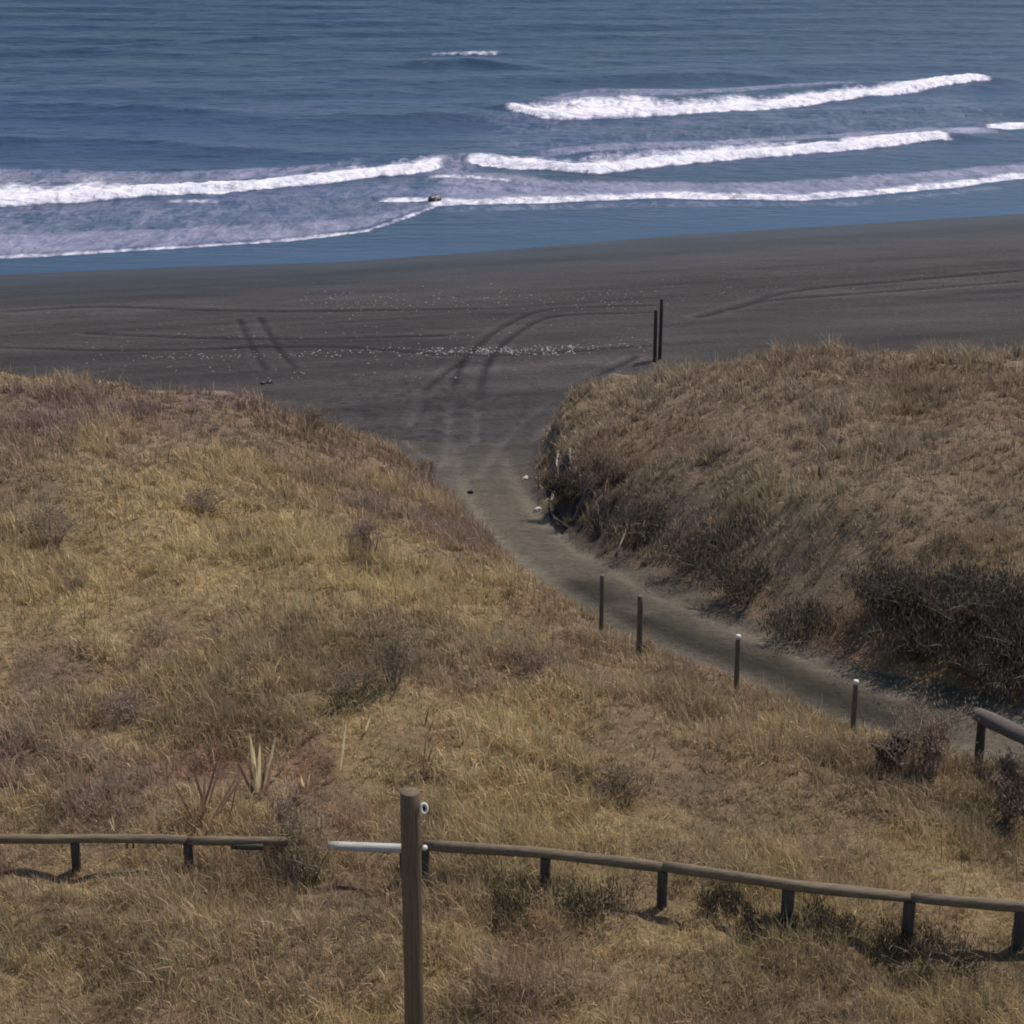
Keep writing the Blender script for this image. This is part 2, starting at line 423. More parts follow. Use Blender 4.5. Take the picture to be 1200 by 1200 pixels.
# colours of the ground itself
def C3(*c): return np.array(c, float)
sand = C3(.046, .0395, .039); sand_path = C3(.094, .078, .058); wetc = C3(.026, .023, .025)
def lerp(a, b, t): return a + (b-a)*t[..., None]
col = np.broadcast_to(sand, shp+(3,)).copy()
col = lerp(col, np.broadcast_to(sand_path, col.shape), (1-sst(44, 58, Y))*1.0)
col = lerp(col, np.broadcast_to(sand_path*.95, col.shape), np.exp(-(DP/3.0)**2)*.6*(1-sst(50, 64, Y)))
gd = y_shore(X)-Y
wet = np.clip(1-gd/14, 0, 1)*(Y > 70)
col = lerp(col, np.broadcast_to(wetc, col.shape), sst(.0, .8, wet))
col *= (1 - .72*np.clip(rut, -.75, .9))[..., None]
fp = fbm(X*3.6, Y*1.6, 151, 3); MO = at(480, 470, -7)
col *= (1-.45*sst(.55, .72, fp)*np.exp(-((X-MO[0])/5)**2-((Y-MO[1])/9)**2))[..., None]
strk = fbm(X*.05, (Y-.3*X)*.55, 41, 4); stk2 = fbm(X*.12, (Y-.3*X)*1.9, 43, 3)
col *= (1+(.95*(strk-.5)+.5*(stk2-.5))*sst(60, 72, Y))[..., None]
col *= (1-.25*np.exp(-((Y-.3*X-84)/5)**2)*(1-sst(-8, 6, X)))[..., None]
col *= (1-.22*np.exp(-((Y-.3*X-76)/6)**2)*sst(6, 14, X))[..., None]
# darker band of sand along the cut edge of the track, photo (750-1000, 750-850)
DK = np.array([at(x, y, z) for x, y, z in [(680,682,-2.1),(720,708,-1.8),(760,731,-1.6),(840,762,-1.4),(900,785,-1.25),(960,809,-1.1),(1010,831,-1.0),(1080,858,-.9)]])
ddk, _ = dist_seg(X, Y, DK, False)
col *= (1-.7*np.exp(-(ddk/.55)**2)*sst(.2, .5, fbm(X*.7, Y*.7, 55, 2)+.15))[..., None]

# ---- colours of the vegetation (shared by the thatch and the blades)
STRAW = C3(.60, .46, .24); BROWN = C3(.38, .28, .172); MAUVE = C3(.315, .222, .18); DARK = C3(.15, .108, .075); RED = C3(.36, .21, .145); GREY = C3(.37, .288, .208); OLIVE = C3(.27, .225, .12)
def spots(lst, z):
    return [(at(x, y, z)[:2], sx, sy, a) for x, y, sx, sy, a in lst]
yel = spots([(260,620,2.4,3.2,.8),(330,560,1.6,2,.5),(560,690,1.6,4,.9),(580,640,1.2,3,.9),(200,1120,1.6,1.6,.5),(700,880,2,2.5,.45),(480,890,1.5,1.5,.5),(860,850,2.5,1.5,.5),(120,1010,2,1.2,.3),(640,1120,2.5,1,.3),(1050,1000,1.5,2.5,.5),(1080,930,1,1,.6)], 0)
drk = spots([(340,780,2.2,2.0,.5),(460,780,.8,1.0,.6),(720,880,.8,1,.35),(840,900,.9,.9,.4),(250,800,2,1.8,.4),(1170,960,.8,1.4,.8),(1190,880,.9,1.2,.7),(880,1140,1.6,.6,.5),(1050,1135,1.8,.5,.7),(1180,1120,1,1,.7),(430,1040,1,.9,.3),(950,1180,2,.6,.4),(300,1060,1.4,.6,.3),(1150,1180,1.5,.8,.5)], 0) \
    + spots([(690,560,1.6,1.6,.9),(760,600,1.2,1.6,.6),(800,650,1.6,1.3,.7),(880,690,1.4,1.2,.7),(650,540,.8,2,.7),(930,730,1.0,.8,.5)], -1)  # dark grass; the spots below the right rail paint in its shadow
red = spots([(240,900,.7,.9,.9),(360,905,.6,.9,.9),(500,880,1.0,.5,.5),(400,960,.4,1,.6),(600,1160,.5,.8,.3)], 0) + spots([(985,705,.7,1.4,.9)], 0)
rightm = lambda x, y: sst(-1, 1, (x - np.interp(y, [25, 31, 36, 42, 50], [9, 5.5, 3.0, 1.0, .5])))
def veg(x, y):
    a = fbm(x*.28+3, y*.2, 61, 4); b = fbm(x*.9, y*.55, 67, 4); c = fbm(x*.35+9, y*.3+4, 71, 3)
    k = np.broadcast_to(BROWN, np.shape(x)+(3,)).copy()
    far = sst(30, 46, y)*(1-rightm(x, y))
    k = lerp(k, np.broadcast_to(MAUVE, k.shape), np.clip(sst(.46, .64, c)*.7*(1-.5*sst(-4, 2, x)) + far*.5, 0, 1))
    k = lerp(k, np.broadcast_to(STRAW, k.shape), np.clip(sst(.38, .62, a)*.65 + sst(.45, .7, b)*.4, 0, 1)*(1-far*.35))
    r = rightm(x, y)*sst(29, 34, y)
    g2 = lerp(np.broadcast_to(GREY, k.shape), np.broadcast_to(C3(.29, .205, .15), k.shape), sst(.4, .65, a))
    k = lerp(k, g2, r*.85)
    k = lerp(k, np.broadcast_to(STRAW, k.shape), gsum(yel, x, y)*.7)
    k = lerp(k, np.broadcast_to(RED, k.shape), gsum(red, x, y)*.85)
    k = lerp(k, np.broadcast_to(OLIVE, k.shape), sst(.58, .72, fbm(x*.6+40, y*.5, 77, 3))*.3)
    dk = np.clip(gsum(drk, x, y)*sst(.3, .6, b+.1) + sst(.6, .74, fbm(x*1.1, y*.7, 83, 3))*.4, 0, 1)
    k = lerp(k, np.broadcast_to(DARK, k.shape), dk*.85)
    return k
vcol = veg(X, Y)
# bare eroded earth on the steep bank
grad = np.hypot(*np.gradient(Z, ys, xs)); bare = sst(1.1, 1.7, grad)*(Y < 60)

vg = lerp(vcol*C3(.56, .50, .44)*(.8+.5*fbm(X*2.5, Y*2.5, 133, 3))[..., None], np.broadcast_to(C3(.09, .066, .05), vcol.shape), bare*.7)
vg = lerp(vg, np.broadcast_to(C3(.024, .018, .018), vg.shape), np.clip(hollow*1.2, 0, 1))  # shade inside the bank notch painted as near-black ground
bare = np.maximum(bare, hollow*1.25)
colall = col
fc = grid_faces(len(xs), len(ys)); fk = K.ravel()[fc].mean(1); fd = Y.ravel()[fc].mean(1)
P3 = np.stack([X, Y, Z], -1).reshape(-1, 3)
def sub(name, mask, mat, attrs):
    f = fc[mask]; u, inv = np.unique(f, return_inverse=True)
    return np_mesh(name, P3[u], [inv.reshape(-1, 4)], mat, None, True, {k: v.reshape((-1,)+v.shape[2:])[u] for k, v in attrs.items()})
is_d = fk > .08
isb = (~is_d) & (fd > 66)
A = dict(col=colall, wet=wet)
# blend sand colour a little way into the foot of the dunes
kk = sst(.0, .14, K)
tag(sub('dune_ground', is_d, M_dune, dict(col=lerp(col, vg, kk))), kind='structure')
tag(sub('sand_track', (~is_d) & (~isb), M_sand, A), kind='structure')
tag(sub('beach', isb, M_sand, A), kind='structure')

# ------------------------------------------------------------------ grass
def kz(x, y):
    i = np.clip(np.searchsorted(xs, x)-1, 0, len(xs)-2); j = np.clip(np.searchsorted(ys, y)-1, 0, len(ys)-2)
    return K[j, i], bare[j, i]
def blades(bx, by, bz, L, W, lean, az, col, segs=2):
    """curved tapering blades: vectorised; returns V, faces, colours"""
    n = len(bx); dx, dy = np.cos(az), np.sin(az)
    fa = rng.uniform(0, np.pi, n); wx, wy = np.cos(fa)*W, np.sin(fa)*W
    h1 = L*.5*np.cos(lean*.5); o1 = L*.5*np.sin(lean*.5)
    h2 = h1 + L*.5*np.cos(lean*1.5); o2 = o1 + L*.5*np.sin(lean*1.5)
    b = np.stack([bx, by, bz-.03], 1); z0 = np.zeros(n)
    w = np.stack([wx, wy, z0], 1)
    m = b + np.stack([dx*o1, dy*o1, h1], 1); t = b + np.stack([dx*o2, dy*o2, h2], 1)
    V = np.stack([b-w*.5, b+w*.5, m+w*.42, m-w*.42, t], 1).reshape(-1, 3)
    i = np.arange(n)[:, None]*5
    q = i + np.array([[0, 1, 2, 3]]); tr = i + np.array([[3, 2, 4]])
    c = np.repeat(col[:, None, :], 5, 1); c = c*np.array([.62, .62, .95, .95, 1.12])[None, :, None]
    return V, q, tr, c.reshape(-1, 3)
def scatter(ylo, yhi, dens, per, Lr, Wm):
    half = 1.0
    A_ = 0; pts = []
    x0 = -(600/F)*yhi*1.12-3; x1 = -x0
    n = int((x1-x0)*(yhi-ylo)*dens)
    x = rng.uniform(x0, x1, n); y = rng.uniform(ylo, yhi, n)
    lim = 600/F*y*1.08+2.5
    m = np.abs(x) < lim; x, y = x[m], y[m]
    k, br = kz(x, y)
    edge = k + .6*(fbm(x*1.3, y*1.3, 91, 3)-.5)
    m = (edge > .25) & (rng.uniform(0, 1, len(x)) > br*.8); x, y = x[m], y[m]
    cl = fbm(x*1.5, y*1.5, 95, 3)
    m = rng.uniform(-1.0, .62, len(x)) < cl; x, y, cl = x[m], y[m], cl[m]
    big = sst(.35, .7, fbm(x*.5, y*.5, 97, 3))
    H = (Lr[0]+(Lr[1]-Lr[0])*rng.uniform(0, 1, len(x))**1.4)*(.5+1.0*big)
    tc = veg(x, y)*(.78+.5*rng.uniform(0, 1, (len(x), 1)))
    az0 = rng.normal(-2.6, 1.0, len(x))
    I = np.repeat(np.arange(len(x)), per); n = len(I)
    sprd = .09+.05*big[I]
    ang = rng.uniform(0, 2*np.pi, n); rr = np.sqrt(rng.uniform(0, 1, n))*sprd
    bx = x[I]+np.cos(ang)*rr; by = y[I]+np.sin(ang)*rr
    L = H[I]*rng.uniform(.55, 1.15, n)
    W = Wm*rng.uniform(.6, 1.5, n)
    lean = np.abs(rng.normal(.45, .33, n))
    az = np.where(rng.uniform(0, 1, n) < .55, az0[I]+rng.normal(0, .6, n), ang)
    c = tc[I]*rng.uniform(.72, 1.32, (n, 1))
    c = c*(1+rng.normal(0, .05, (n, 3)))
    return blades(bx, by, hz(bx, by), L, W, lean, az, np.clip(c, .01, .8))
parts = [scatter(15, 24, 95, 15, (.16, .36), .009), scatter(24, 34, 60, 13, (.18, .40), .012), scatter(34, 46, 36, 12, (.2, .46), .017), scatter(46, 62, 24, 11, (.22, .5), .024)]
def seedheads(ylo, yhi, dens, W):
    x0 = -(600/F)*yhi*1.12-3; n = int(-2*x0*(yhi-ylo)*dens)
    x = rng.uniform(x0, -x0, n); y = rng.uniform(ylo, yhi, n); k, br = kz(x, y)
    m = (k > .6) & (np.abs(x) < 600/F*y*1.08+2.5) & (fbm(x*.8, y*.8, 141, 2) > rng.uniform(.3, .65, n)); x, y = x[m], y[m]; n = len(x)
    c = np.array([STRAW*1.15, MAUVE*1.1, BROWN, RED*.9, DARK*.8])[rng.integers(0, 5, n)]*rng.uniform(.8, 1.25, (n, 1))
    return blades(x, y, hz(x, y), rng.uniform(.35, .65, n), W*rng.uniform(.6, 1.3, n), np.abs(rng.normal(.25, .25, n)), rng.uniform(0, 6.28, n), np.clip(c, 0, .85))
parts += [seedheads(15, 26, 14, .008), seedheads(26, 38, 12, .012), seedheads(38, 56, 8, .018)]
off = 0; Vs = []; Qs = []; Ts = []; Cs = []
for V, q, t, c in parts: Vs.append(V); Qs.append(q+off); Ts.append(t+off); Cs.append(c); off += len(V)
print('blade verts', off)
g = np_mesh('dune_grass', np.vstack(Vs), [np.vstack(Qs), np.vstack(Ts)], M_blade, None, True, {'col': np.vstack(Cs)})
tag(g, 'dry straw and brown grass covering the dunes on both sides of the sand track', 'grass', kind='stuff')

# ------------------------------------------------------------------ sea
foam_px = [  # (seaward edge, shoreward edge, crest height, strength)
 ([(596,127),(640,121),(680,112),(740,108),(800,113),(900,110),(1000,100),(1060,96),(1138,88)],[(596,131),(625,138),(660,141),(760,136),(900,127),(1000,115),(1060,109),(1138,98)],.55,1),
 ([(548,187),(640,182),(700,176),(780,169),(900,163),(1000,159),(1092,153)],[(548,193),(620,199),(700,206),(790,196),(900,186),(1000,177),(1092,166)],.5,1),
 ([(1150,147),(1180,142),(1260,136)],[(1150,152),(1180,154),(1260,150)],.5,1),
 ([(-160,196),(0,205),(100,206),(200,212),(300,208),(380,199),(430,190),(480,187),(520,183)],[(-160,255),(0,244),(80,239),(160,233),(260,228),(380,216),(440,208),(480,205),(520,197)],.5,.95),
 ([(505,234),(640,229),(760,224),(940,225),(1000,222),(1100,211),(1200,201),(1350,190)],[(505,242),(640,238),(760,233),(940,235),(1000,231),(1100,222),(1200,209),(1350,197)],.12,.8),
 ([(-160,305),(0,299),(200,288),(340,279),(430,268),(470,254),(514,238)],[(-160,311),(0,304),(200,292),(340,283),(430,272),(470,259),(514,242)],.06,.62),
 ([(450,232),(505,232)],[(450,237),(505,238)],.1,.9),
 ([(508,63),(585,60)],[(508,65),(585,65)],.2,.5),
 ([(505,203),(560,205),(600,210)],[(505,209),(560,210),(600,213)],.1,.7),
 ([(200,232),(265,232)],[(200,238),(265,238)],.05,.6)]
lace_px = [([(-160,235),(0,240),(160,234),(260,230),(380,218),(480,208),(516,206)],[(-160,308),(0,302),(200,290),(340,281),(430,268),(480,250),(516,240)],.17),
 ([(-160,278),(0,275),(200,266),(340,260),(430,254),(480,244),(516,238)],[(-160,308),(0,302),(200,290),(340,281),(430,268),(480,250),(516,241)],.36),
 ([(500,200),(600,204),(640,212),(900,214),(1100,200),(1350,178)],[(500,240),(640,236),(760,230),(940,232),(1100,219),(1350,190)],.38),
 ([(560,132),(700,142),(900,130),(1130,104)],[(560,185),(700,176),(900,162),(1130,150)],.12),
 ([(520,206),(560,208),(600,214),(680,222)],[(520,240),(560,240),(600,238),(680,236)],.28),
 ([(630,178),(700,170),(900,158),(1100,148)],[(630,186),(700,178),(900,166),(1100,155)],.35),
 ([(630,116),(700,100),(800,102),(1000,94)],[(630,128),(700,112),(800,112),(1000,102)],.32),
 ([(-160,196),(0,196),(200,202),(380,192),(430,186)],[(-160,205),(0,212),(200,215),(380,205),(430,195)],.3),
 ([(1085,154),(1150,148)],[(1085,166),(1150,158)],.55),
 ([(512,186),(556,188)],[(512,204),(556,206)],.5),
 ([(505,243),(760,236),(1000,236),(1200,214)],[(505,250),(760,243),(1000,242),(1200,219)],.16)]
xs2 = axis(-4000, -62, 66, 4000, .28, 1.25, 600)
ys2 = np.concatenate([[60, 80, 90], np.arange(96, 185, .28), np.arange(185, 340, .6)])
yy = [340]; s = .8
while yy[-1] < 9000: yy.append(yy[-1]+s); s = min(s*1.06, 500)
ys2 = np.concatenate([ys2, yy])
SX, SY = np.meshgrid(xs2, ys2)
def curve(pts):
    P = np.array([at(x, y, SEA) for x, y in pts]); return P[:, 0], P[:, 1]
foam = np.zeros(SX.shape); lace = np.zeros(SX.shape); H = np.zeros(SX.shape)
wob = (fbm(SX*.35, SY*.05, 101, 4)-.5)
for top, bot, hgt, st in foam_px:
    tx, ty = curve(top); bx_, by_ = curve(bot)
    yt = np.interp(SX, tx, ty); yb = np.interp(SX, bx_, by_)
    w = np.maximum(yt-yb, .5)
    yb2 = yb + wob*np.minimum(w, 5)*.35; yt2 = yt + (fbm(SX*.5, SX*0+top[0][0], 103, 4)-.5)*w*.7
    inx = sst(tx[0]-.8, tx[0]+.6, SX)*(1-sst(tx[-1]-.6, tx[-1]+.8, SX))
    u = (SY-yb2)/w
    body = sst(-.04, .04, u)*(1-.75*sst(.3, 1.0, (SY-yb2)/np.maximum(yt2-yb2, .4)))*(1-sst(.85, 1.15, (SY-yb2)/np.maximum(yt2-yb2, .4)))
    foam = np.maximum(foam, body*inx*st)
    s_ = SY-(yb2+1.2)
    pr = np.where(s_ < 0, np.exp(-(s_/.8)**2), np.exp(-(s_/3.2)**2))
    H = np.maximum(H, hgt*pr*sst(tx[0]-5, tx[0]+2, SX)*(1-sst(tx[-1]-1, tx[-1]+5, SX)))
for top, bot, st in lace_px:
    tx, ty = curve(top); bx_, by_ = curve(bot)
    yt = np.interp(SX, tx, ty); yb = np.interp(SX, bx_, by_); w = np.maximum(yt-yb, .5)
    e = w*.12+.4
    m = sst(-.5, 1, (SY-yb)/e)*(1-sst(-1, 1, (SY-yt)/e))*sst(tx[0]-2, tx[0]+3, SX)*(1-sst(tx[-1]-3, tx[-1]+2, SX))
    lace = np.maximum(lace, m*st)
s_off = (SY - y_shore(SX))*.95
amp = sst(14, 45, s_off)
warp = (fbm(SX*.02, SY*.02, 111, 3)-.5)*26
sw = np.sin((s_off+warp)*2*math.pi/21)*.22*fbm(SX*.03, SY*.03, 113, 2)*1.6
sw = sw + np.sin((s_off*1.0+warp*.6+SX*.25)*2*math.pi/9.5)*.09
sw = sw + (fbm(SX*.25, SY*.55, 117, 4)-.5)*.28
small = (fbm(SX*.6, SY*1.1, 119, 3)-.5)*.10*sst(3, 14, s_off)
# green unbroken swell faces
for pts, hgt in [([(-100,132),(60,128),(160,132),(260,136)],.5),([(-100,172),(60,168),(180,172),(260,178)],.45),([(440,78),(540,74),(640,80)],.4),([(430,140),(520,138),(600,138)],.5),([(1090,158),(1130,155),(1180,152)],.5),([(520,196),(560,194)],.3),([(700,93),(850,88),(940,94)],.3),([(100,60),(260,48),(420,40)],.35)]:
    px_, py_ = curve(pts); yc = np.interp(SX, px_, py_); s1 = SY-yc
    pr = np.where(s1 < 0, np.exp(-(s1/1.6)**2), np.exp(-(s1/4.5)**2))
    H = np.maximum(H, hgt*pr*sst(px_[0]-8, px_[0]+8, SX)*(1-sst(px_[-1]-8, px_[-1]+8, SX)))
turb = (fbm(SX*1.3, SY*1.3, 121, 4)-.5)
fade = 1-sst(400, 1500, SY)
SZ = SEA + H*(1+.5*(fbm(SX*.4, SY*.2, 123, 3)-.5)) + (sw*amp + small)*fade + turb*.35*sst(.3, 1, foam)*sst(8, 20, s_off)
fin = 1-sst(130, 200, SY)*0
calm = np.clip(1-s_off/11, 0, 1)*1.0
calm = np.where(s_off < 14, np.maximum(calm, .0), calm)
P2 = np.stack([SX, SY, SZ], -1).reshape(-1, 3)
sea = np_mesh('sea', P2, [grid_faces(len(xs2), len(ys2))], M_sea, None, True,
              dict(foam=foam.ravel(), lace=lace.ravel(), calm=calm.ravel(), deep=sst(20, 160, s_off).ravel()))
tag(sea, kind='structure')

# ------------------------------------------------------------------ timber: pole, fences, bollards
def hgz(x, y): return float(hz(np.array([x]), np.array([y]))[0])
# tall pole in front
pt = atY(480.5, 927, 17.6); pb = Vector((pt[0], pt[1], hgz(pt[0], pt[1])-.1))
pole = empty('pole', pb)
tag(pole, 'tall round brown timber pole standing in the foreground in front of the rail fence', 'pole')
H_p = pt[2]-pb.z; r_p = 12.2/ (F/ (17.6*cp+ (CAMZ-pt[2])*sp))
bm = log_bm((0, 0, 0), (0, 0, H_p), r_p, r_p*.97, 28, 14, .012, .12, .0, 3)
bm_obj('shaft', bm, M_pole, pole)
def bolt(parent, z, rr_, ring):
    bmx = bmesh.new(); a = Vector((r_p*.85, -.02, z)); b = Vector((r_p*1.34, -.075, z))
    tube(bmx, [a, b], .012, 8); st = bm_obj('bolt', bmx, M_black, parent)
    bmx = bmesh.new(); n = 20; nn = 8; d = Vector((.25, -1, .35)).normalized(); u = d.cross(Vector((0, 0, 1))).normalized(); v = u.cross(d)
    c = b + d*.01
    if ring:
        rv = []
        for i in range(n):
            A1 = 2*math.pi*i/n; ce = c + u*math.cos(A1)*rr_*.72 + v*math.sin(A1)*rr_*1.12
            o_ = (u*math.cos(A1) + v*math.sin(A1))
            rv.append([bmx.verts.new(ce + o_*math.cos(2*math.pi*k/nn)*rr_*.38 + d*math.sin(2*math.pi*k/nn)*rr_*.38) for k in range(nn)])
        for i in range(n):
            for k in range(nn): bmx.faces.new((rv[i][k], rv[(i+1) % n][k], rv[(i+1) % n][(k+1) % nn], rv[i][(k+1) % nn]))
        o = bm_obj('ring_fitting', bmx, M_cap, parent)
        bmx = bmesh.new(); tube(bmx, [c-d*.03, c-d*.003], rr_*.7, 14); bm_obj('hole_plug', bmx, M_black, o)
    else:
        tube(bmx, [c-d*.02, c, c+d*.02, c+d*.03], [rr_*.8, rr_, rr_*.8, rr_*.3], 14); bm_obj('bolt_cap', bmx, M_cap, parent)
zr_ = lambda py: atY(497, py, 17.55)[2]-pb.z
bolt(pole, zr_(946), .045, True)
bolt(pole, zr_(992), .032, False)

def rail_fence(label, posts, rails, hgt, r_post, r_rail, wood_p=M_wood_dark, seed=0, cat='fence', origin_i=0):
    """posts: photo (px, py of post top). rails: list of px lists"""
    P = []
    for px, py in posts:
        # find depth where a rail at hgt above the ground projects to py
        g_ = None
        d = ray(px, py); t = np.linspace(14, 45, 4000); zz = CAMZ+d[2]*t; gz = hz(d[0]*t, d[1]*t)+hgt
        i = int(np.argmax(zz < gz)); P.append(Vector((d[0]*t[i], d[1]*t[i], zz[i])))
    base = Vector((P[origin_i].x, P[origin_i].y, hgz(P[origin_i].x, P[origin_i].y)))
    root = empty('rail_fence', base); tag(root, label, cat)
    return root, P, base
# --- near fence, right of the pole
near_h = .55
posts_r = [(498,992),(639,1003),(777,1018),(924,1039),(1067,1054),(1197,1064),(1335,1076)]
root, P, base = rail_fence('long low brown rail fence on short posts running right from the tall pole', posts_r, None, near_h, .07, .06)
def lz(p): return Vector(p)-base
for i, p in enumerate(P):
    g0 = hgz(p.x, p.y)
    rp = [.06, .07, .068, .085, .08, .085, .08][i]
    bm = log_bm(lz((p.x, p.y, g0-.15)), lz((p.x+.01*math.sin(i*3), p.y, p.z-.03)), rp, rp*.95, 12, 4, .06, .1, 0, 20+i)
    bm_obj('post', bm, M_wood_dark, root)
def rail_line(root, base, pts, r, mat, seed, name='rail', dz=0, joint=2):
    k = 0
    while k < len(pts)-1:
        j = min(k+joint, len(pts)-1)
        seg = [Vector(p)-base+Vector((0, 0, dz)) for p in pts[k:j+1]]
        Q = []
        for a, b in zip(seg, seg[1:]):
            for t in np.linspace(0, 1, 6)[:-1]: Q.append(a.lerp(b, t))
        Q.append(seg[-1])
        d = (Q[-1]-Q[0]).normalized(); Q[-1] = Q[-1]-d*.008; Q[0] = Q[0]+d*.0
        rr = random.Random(seed+k)
        Q = [q + Vector((0, 0, math.sin(i*.55+seed+k)*.008 + rr.uniform(-.003, .003))) for i, q in enumerate(Q)]
        bm = bmesh.new(); rad = [r*(1+.05*math.sin(i*.8+k)) for i in range(len(Q))]; rad[0] *= .88; rad[-1] *= .88
        tube(bm, Q, rad, 14, True, .09, 1, seed+k)
        bm_obj(name, bm, mat, root)
        k = j
rail_line(root, base, P, .072, M_wood_h, 5, dz=.03)
# --- near fence, left part
posts_l = [(-60,984),(87,984),(220,986),(362,988)]
root, P, base = rail_fence('low brown rail fence at the left edge, ending behind a dry bush', posts_l, None, near_h-.1, .07, .06, origin_i=1)
for i, p in enumerate(P[:3]):
    g0 = hgz(p.x, p.y)
    bm = log_bm(lz((p.x, p.y, g0-.15)), lz((p.x, p.y, p.z-.03)), .065, .062, 12, 4, .06, .1, 0, 40+i)
    bm_obj('post', bm, M_wood_dark, root)
rail_line(root, base, P, .062, M_wood_h, 9, dz=.02, joint=2)
q0 = atY(271, 991, P[2].y); q1 = atY(309, 992, P[2].y)
bm = log_bm(lz(q0), lz(q1), .05, .05, 10, 3, .08, .2, 0, 61); bm_obj('support_block', bm, M_wood_dark, root)
for xx in (149, 156):
    q0 = atY(xx, 984, P[1].y-.06); q1 = atY(xx, 994, P[1].y-.06)
    bm = bmesh.new(); tube(bm, [lz(q0), lz(q1)], .012, 8); bm_obj('bracket', bm, M_wood_dark, root)
# --- white barrier arm between
YB = P[3].y-.25
a = atY(384, 991, YB); b = atY(492, 995, YB)
base = Vector((a[0], a[1], hgz(a[0], a[1])))
root = empty('barrier_arm', base); tag(root, 'short pale grey painted rail between the dry bush and the tall pole', 'barrier')
r_b = .062
bm = bmesh.new(); Q = [Vector(a).lerp(Vector(b), t)-base for t in np.linspace(0, 1, 8)]
tube(bm, Q, [r_b*.98]+[r_b]*6+[r_b*.98], 14, True, .02, 1, 3); bm_obj('arm', bm, M_white, root)
for t in (.82,):
    p = Vector(a).lerp(Vector(b), t); g0 = hgz(p.x, p.y)
    bm = log_bm(Vector((p.x, p.y+.02, g0-.15))-base, Vector((p.x, p.y+.02, p.z-.05))-base, .05, .05, 10, 3, .05, .1, 0, 70+int(t*10)); bm_obj('post', bm, M_wood_dark, root)
# --- far rail fence at the right edge
F3 = [(1151,842,-.5),(1215,872,-.5),(1290,908,-.5)]
P = []
for px, py, _ in F3:
    d = ray(px, py); t = np.linspace(14, 60, 5000); zz = CAMZ+d[2]*t; gz = hz(d[0]*t, d[1]*t)+.85
    i = int(np.argmax(zz < gz)); P.append(Vector((d[0]*t[i], d[1]*t[i], zz[i])))
base = Vector((P[0].x, P[0].y, hgz(P[0].x, P[0].y)))
root = empty('rail_fence', base); tag(root, 'rail fence with thick weathered top rail beside the track at the right edge', 'fence')
for i, p in enumerate(P):
    bm = log_bm(lz((p.x, p.y, hgz(p.x, p.y)-.15)), lz((p.x, p.y, p.z-.04)), .075, .07, 12, 5, .05, .1, 0, 80+i); bm_obj('post', bm, M_wood_dark, root)
P2_ = [P[0]+(P[0]-P[1]).normalized()*.15] + P[1:]
rail_line(root, base, P2_, .12, M_wood_gr, 15, dz=.03, joint=5)

# --- bollards along the track
def bollard(px, ytop, ybot, w, label, cap=False, group=None, name='bollard', lean=0, zb=None, mat=None):
    gpt = ground_at(px, ybot) if zb is None else at(px, ybot, zb)
    top = atY(px, ytop, gpt[1]); depth = gpt[1]*cp+(CAMZ-gpt[2])*sp
    r = w*.5*depth/F
    root = empty(name, gpt); tag(root, label, name.replace('_', ' '), group)
    Hh = top[2]-gpt[2]
    bm = log_bm((0, 0, -.3), (lean, 0, Hh), r*1.03, r*.95, 14, 6, .04, .15, 0, int(px))
    bm_obj('shaft', bm, mat or M_wood_v, root)
    if cap:
        bm = bmesh.new(); tube(bm, [(lean, 0, Hh-.05), (lean, 0, Hh-.01), (lean, 0, Hh+.012), (lean, 0, Hh+.022)], [r*1.02, r*1.04, r*.9, r*.5], 14, True, .03, 1, 2)
        bm_obj('cap', bm, M_cap, root)
    return root
gb = 'short timber bollards along the near edge of the sand track'
bollard(704.5, 674, 747, 5.2, 'slim dark bollard by the sand track, farthest left of the row and farthest away', group=gb)
bollard(749, 698, 771, 7, 'dark capless bollard by the track, second from the left in the row', group=gb)
bollard(862.5, 745, 811, 6.2, 'white-capped bollard where the grass meets the bend of dark sand', True, group=gb)
bollard(999.5, 798, 856, 6.8, 'white-capped bollard nearest the reddish dry shrub', True, group=gb)
gz1 = ground_at(767, 424)
bollard(767.3, 363, 424, 4.6, 'shorter and left of two dark marker posts standing together at the beach edge', group='marker posts on the seaward dune edge', name='marker_post', mat=M_wood_dark)
bollard(773, 350, 421, 4.2, 'taller and right of two dark marker posts standing together at the beach edge', group='marker posts on the seaward dune edge', name='marker_post', lean=.03, mat=M_wood_dark)

